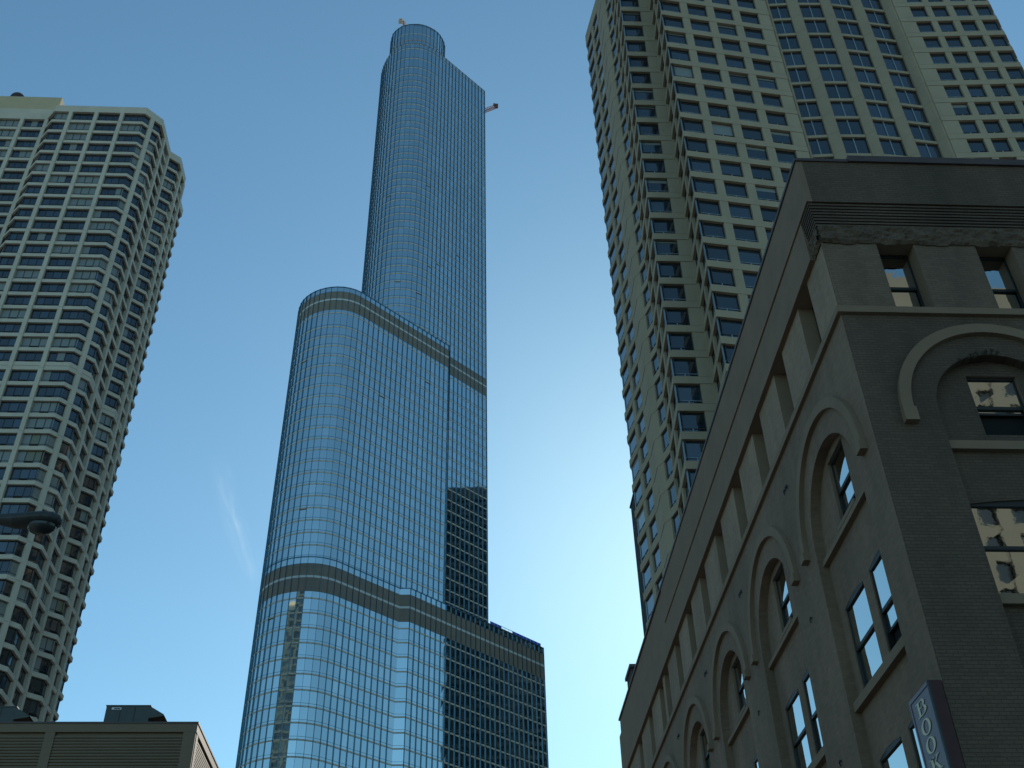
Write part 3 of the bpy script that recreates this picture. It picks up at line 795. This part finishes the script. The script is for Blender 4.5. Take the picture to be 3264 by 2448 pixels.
# wall anchors between the arches
for k in range(nb):
    for (u, z) in ((6.0, 18.0), (6.0, 14.2), (6.0, 10.6)):
        m = MB()
        for sgn in (-1, 1):
            pts = [(u + PIT * k + sgn * .05, z), (u + PIT * k + sgn * .13, z + .05), (u + PIT * k + sgn * .17, z - .03), (u + PIT * k + sgn * .12, z - .08)]
            if z > 17 or sgn > 0:
                for a, b in zip(pts, pts[1:]): m.bar(LF.p(a[0], .03, a[1]), LF.p(b[0], .03, b[1]), .012, wood_dark)
                m.bar(LF.p(pts[0][0], .0, z), LF.p(pts[0][0], .06, z), .014, wood_dark)
        m.build('wall_anchor', bb)
# belt course
m = MB(); fbox(LF, m, -.10, LEN, 0, .10, BELT0, BELT1, render_light); fbox(RF, m, 0, WID, 0, .10, BELT0, BELT1, render_light); m.build('belt_course', bb)
# top storey
tops = [1.47 + 2.93 * k for k in range(9)] + [25.95, 28.96, 32.25, 35.1]
tops = [1.47, 4.23, 7.05, 10.0, 13.0, 16.0, 18.8, 21.6, 24.4, 25.85, 28.96, 32.25]
HD = 21.34
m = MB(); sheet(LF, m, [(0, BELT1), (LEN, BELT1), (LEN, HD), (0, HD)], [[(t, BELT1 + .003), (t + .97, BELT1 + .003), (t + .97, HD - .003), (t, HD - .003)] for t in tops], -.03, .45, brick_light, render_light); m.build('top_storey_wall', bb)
for t in tops: sash(LF, t, t + .97, BELT1, HD, -.44)
rt_ops = [1.4, 3.9, 6.4, 8.9, 11.4]
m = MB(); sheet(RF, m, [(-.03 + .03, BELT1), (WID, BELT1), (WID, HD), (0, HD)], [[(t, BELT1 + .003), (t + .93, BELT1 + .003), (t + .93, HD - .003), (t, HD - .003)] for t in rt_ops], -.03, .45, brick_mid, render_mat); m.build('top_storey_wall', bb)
for t in rt_ops: sash(RF, t, t + .93, BELT1, HD, -.44)
# frieze, corbels and parapet
m = MB(); fbox(LF, m, .62, LEN, -.3, .11, HD, 22.66, render_mat); m.build('frieze', bb)
m = MB()
rs = random.Random(5); uu = 0
def hn(x, z, q=0):
    return .5 * math.sin(x * 3.1 + 1.7 * math.sin(z * 5 + q)) + .3 * math.sin(x * 7.7 + z * 9 + q) + .2 * math.sin(x * 17.3 - z * 13)
def rough(F, u0, u1, z0, z1, base):
    nu = int((u1 - u0) / .06); nz = 9; g_ = []
    for i in range(nu + 1):
        row = []
        for j_ in range(nz + 1):
            u = u0 + (u1 - u0) * i / nu; zz = z0 + (z1 - z0) * j_ / nz
            if j_ == 0: zz += .05 * hn(u * 1.7, 0, 2) - .02 + rs.uniform(-.012, .012)
            row.append(F.p(u, base + (.045 * hn(u, zz * 3) + rs.uniform(-.018, .018) if 0 < j_ < nz else (0 if j_ else -.05)), zz))
        g_.append(row)
    for i in range(nu):
        for j_ in range(nz): m.face([g_[i][j_], g_[i + 1][j_], g_[i + 1][j_ + 1], g_[i][j_ + 1]], rough_stone)
        a, b = g_[i][0], g_[i + 1][0]
rough(LF, 0, .62, HD, 21.9, .05); rough(RF, 0, WID, HD, 21.9, .05)
fbox(LF, m, 0, .62, -.3, -.01, HD, 21.9, rough_stone); fbox(RF, m, 0, WID, -.3, -.01, HD, 21.9, rough_stone)
m.build('rough_stone_course', bb)
m = MB()
for i in range(8):
    z0 = 21.9 + .095 * i; pr_ = .02 + .013 * i
    fbox(LF, m, -pr_, .62, -.3, pr_, z0, z0 + .06, brick_rough); fbox(RF, m, 0, WID, -.3, pr_, z0, z0 + .06, brick_rough)
    fbox(LF, m, -pr_ + .035, .62, -.3, pr_ - .035, z0 + .06, z0 + .095, stone_dark); fbox(RF, m, 0, WID, -.3, pr_ - .035, z0 + .06, z0 + .095, stone_dark)
m.build('brick_corbel', bb)
m = MB(); fbox(LF, m, -.15, 23.2, -.3, .15, 22.66, 24.2, render_mat); fbox(LF, m, 23.2, LEN, -.3, .112, 22.66, 24.2, render_mat)
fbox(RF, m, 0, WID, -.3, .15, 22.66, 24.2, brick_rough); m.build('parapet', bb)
m = MB(); fbox(LF, m, -.19, LEN + .05, -.35, .19, 24.2, 24.3, cap_mat); fbox(RF, m, 0, 1.25, -.35, .19, 24.2, 24.3, cap_mat); fbox(RF, m, 1.25, WID, -.35, .22, 24.2, 24.42, cap_mat); m.build('coping', bb)
m = MB(); m.box(CX + .3, CX + WID, CY + .3, CY + LEN, 23.3, 23.5, roof_mat); m.build('roof', bb)
m = MB(); m.box(CX + .45, CX + WID, CY + LEN - .3, CY + LEN, 0, 24.2, brick); m.box(CX + WID - .3, CX + WID, CY + .45, CY + LEN, 0, 24.2, brick); m.build('rear_wall', bb)
m = MB(); fbox(LF, m, LEN - .002, LEN + 1.5, -3, -.02, 0, 23.9, render_light); m.build('end_pier', bb)
# front (right) face
RB = [(1.6, 4.8), (7.3, 10.5), (13.0, 16.2)]; RZ = 16.15
holes = [arch(a, b, .6, RZ) for a, b in RB]
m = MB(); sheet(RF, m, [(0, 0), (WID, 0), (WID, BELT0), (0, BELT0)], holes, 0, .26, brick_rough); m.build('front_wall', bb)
for a, b in RB:
    h = [seg(a + 1.02, a + 2.18, 15.66, 17.32, 0), seg(a + .08, a + 3.12, 11.77, 14.0, .12), seg(a + .08, a + 3.12, 7.9, 10.2, .12)]
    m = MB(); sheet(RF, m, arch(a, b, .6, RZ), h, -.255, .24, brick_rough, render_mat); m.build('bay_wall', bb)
    sash(RF, a + 1.02, a + 2.18, 15.66, 17.32, -.36, 0, .62)
    sash(RF, a + .08, a + 1.60, 11.77, 14.0, -.33, .10); sash(RF, a + 1.60, a + 3.12, 11.77, 14.0, -.33, .10)
    sash(RF, a + .08, a + 3.12, 7.9, 10.2, -.33, .10)
    m = MB(); fbox(RF, m, a + .005, b - .005, -.26, -.12, 15.2, 15.42, render_light); m.build('sill_course', bb)
    m = MB(); fbox(RF, m, a + .005, b - .005, -.26, -.12, 11.52, 11.74, render_light); m.build('sill_course', bb)
    hood(RF, (a + b) / 2, RZ, 2.45, 2.19, .12, 15.75, .3, .36)

# stair block on the far end of the roof
st = thing('roof_block', 'dark red brick block on the far roof end of the brick building', 'rooftop structure')
redb = brick_mat('dark_red_brick', (.07, .035, .032), .3, .4)
m = MB(); m.box(CX + .5, CX + 6, CY + 36.2, CY + 37.9, 23.5, 26.55, redb); m.build('wall', st)
m = MB(); m.box(CX + .4, CX + 6.1, CY + 36.1, CY + 38.0, 26.55, 26.72, cap_mat); m.build('coping', st)

# ------------------------------------------------------------------ BOOK sign
sg = thing('blade_sign', 'maroon box sign with cream vertical letters BOOK on the building corner', 'sign')
m = MB(); fbox(LF, m, .0, 1.05, .02, .24, 7.6, 9.90, maroon); m.build('sign_box', sg)
m = MB(); fbox(LF, m, .07, 1.0, .24, .262, 7.66, 9.83, signface); m.build('sign_panel', sg)
m = MB()
fbox(LF, m, .0, .07, .24, .275, 7.6, 9.90, frame_dark); fbox(LF, m, 1.0, 1.05, .24, .275, 7.6, 9.9, signface); fbox(LF, m, .07, 1.0, .24, .275, 9.83, 9.90, signface); m.build('sign_frame', sg)
def strip(mb, pts_o, pts_i, nn, mtl):
    for i in range(len(pts_o) - 1): mb.face([LF.p(pts_o[i][0], nn, pts_o[i][1]), LF.p(pts_o[i + 1][0], nn, pts_o[i + 1][1]), LF.p(pts_i[i + 1][0], nn, pts_i[i + 1][1]), LF.p(pts_i[i][0], nn, pts_i[i][1])], mtl)
def letter(ch, uc, zc_, wd, ht):
    m = MB()
    def X(x, z): return (uc - x * wd, zc_ + z * ht)     # x grows to the reader's right = towards the corner
    def rect(x0, x1, z0, z1, nn, mt): m.face([LF.p(*(lambda q: (q[0], nn, q[1]))(X(a, b))) for a, b in ((x0, z0), (x1, z0), (x1, z1), (x0, z1))], mt)
    def ring(cx, cz, ro, so, ri, si, t0, t1, nn, mt, dx=0):
        n = 24; o = []; i_ = []
        for k in range(n + 1):
            t = t0 + (t1 - t0) * k / n; o.append(X(cx + ro * math.cos(t), cz + so * math.sin(t))); i_.append(X(cx + dx + ri * math.cos(t), cz + si * math.sin(t)))
        strip(m, o, i_, nn, mt)
    for nn, mt, dx, dz in ((.268, letter_shade, .03, -.04), (.272, cream, 0, 0)):
        if ch == 'O': ring(dx, dz, .5, .52, .27, .44, 0, 2 * math.pi, nn, mt)
        if ch == 'B':
            rect(-.36 + dx, -.16 + dx, -.5 + dz, .5 + dz, nn, mt); rect(-.5 + dx, -.36 + dx, -.5 + dz, -.43 + dz, nn, mt); rect(-.5 + dx, -.36 + dx, .43 + dz, .5 + dz, nn, mt)
            rect(-.16 + dx, .08 + dx, .43 + dz, .5 + dz, nn, mt); rect(-.16 + dx, .1 + dx, -.01 + dz, .06 + dz, nn, mt); rect(-.16 + dx, .12 + dx, -.5 + dz, -.43 + dz, nn, mt)
            ring(.08 + dx, .245 + dz, .34, .255, .14, .185, -math.pi / 2, math.pi / 2, nn, mt); ring(.1 + dx, -.22 + dz, .40, .28, .18, .21, -math.pi / 2, math.pi / 2, nn, mt)
        if ch == 'K':
            rect(-.36 + dx, -.16 + dx, -.5 + dz, .5 + dz, nn, mt); rect(-.5 + dx, -.02 + dx, -.5 + dz, -.43 + dz, nn, mt); rect(-.5 + dx, -.02 + dx, .43 + dz, .5 + dz, nn, mt)
            for quad in (((-.16, -.08), (-.16, .02), (.30, .46), (.38, .42)), ((-.02, .02), (.12, .12), (.52, -.46), (.28, -.46))):
                m.face([LF.p(*(lambda q: (q[0], nn, q[1]))(X(a + dx, b + dz))) for a, b in quad], mt)
            rect(.16 + dx, .5 + dx, .43 + dz, .5 + dz, nn, mt); rect(.18 + dx, .6 + dx, -.5 + dz, -.43 + dz, nn, mt)
    m.build('letter', sg)
for ch, z in (('B', 9.60), ('O', 9.24), ('O', 8.90), ('K', 8.55)): letter(ch, .56, z, .46, .27)

# ------------------------------------------------------------------ dry weeds rooted in the front arch
rw = random.Random(11); m = MB()
weed = mat('dry_weed_stems', (.05, .045, .03), .9)
def twig(p, d, ln, r_, depth):
    q = p + d * ln; m.bar(p, q, r_, weed)
    if depth:
        for _ in range(3):
            e = (d + Vector((rw.uniform(-.8, .8), rw.uniform(-.5, .3), rw.uniform(-.7, .6)))).normalized(); twig(p.lerp(q, rw.uniform(.4, 1)), e, ln * .6, r_ * .7, depth - 1)
    else:
        for _ in range(3):
            c = q + Vector((rw.uniform(-.02, .02), rw.uniform(-.02, .02), rw.uniform(-.02, .02))); a = Vector((rw.uniform(-1, 1), rw.uniform(-1, 1), rw.uniform(-1, 1))) * .018; b = a.cross(Vector((0, 1, .3)).normalized())
            m.face([c - a, c - b, c + a, c + b], weed)
for k in range(9):
    t = R(84 + k * 4.2); p = Vector(RF.p(3.2 + 1.6 * math.cos(t), 0, RZ + 1.6 * math.sin(t)))
    twig(p, Vector((rw.uniform(-.5, .5), -.6, rw.uniform(-.5, .5))).normalized(), .075, .004, 2)
wd = m.build('weed_plant'); tag(wd, 'dry weeds sprouting from the top of the front arch over the window', 'plant')
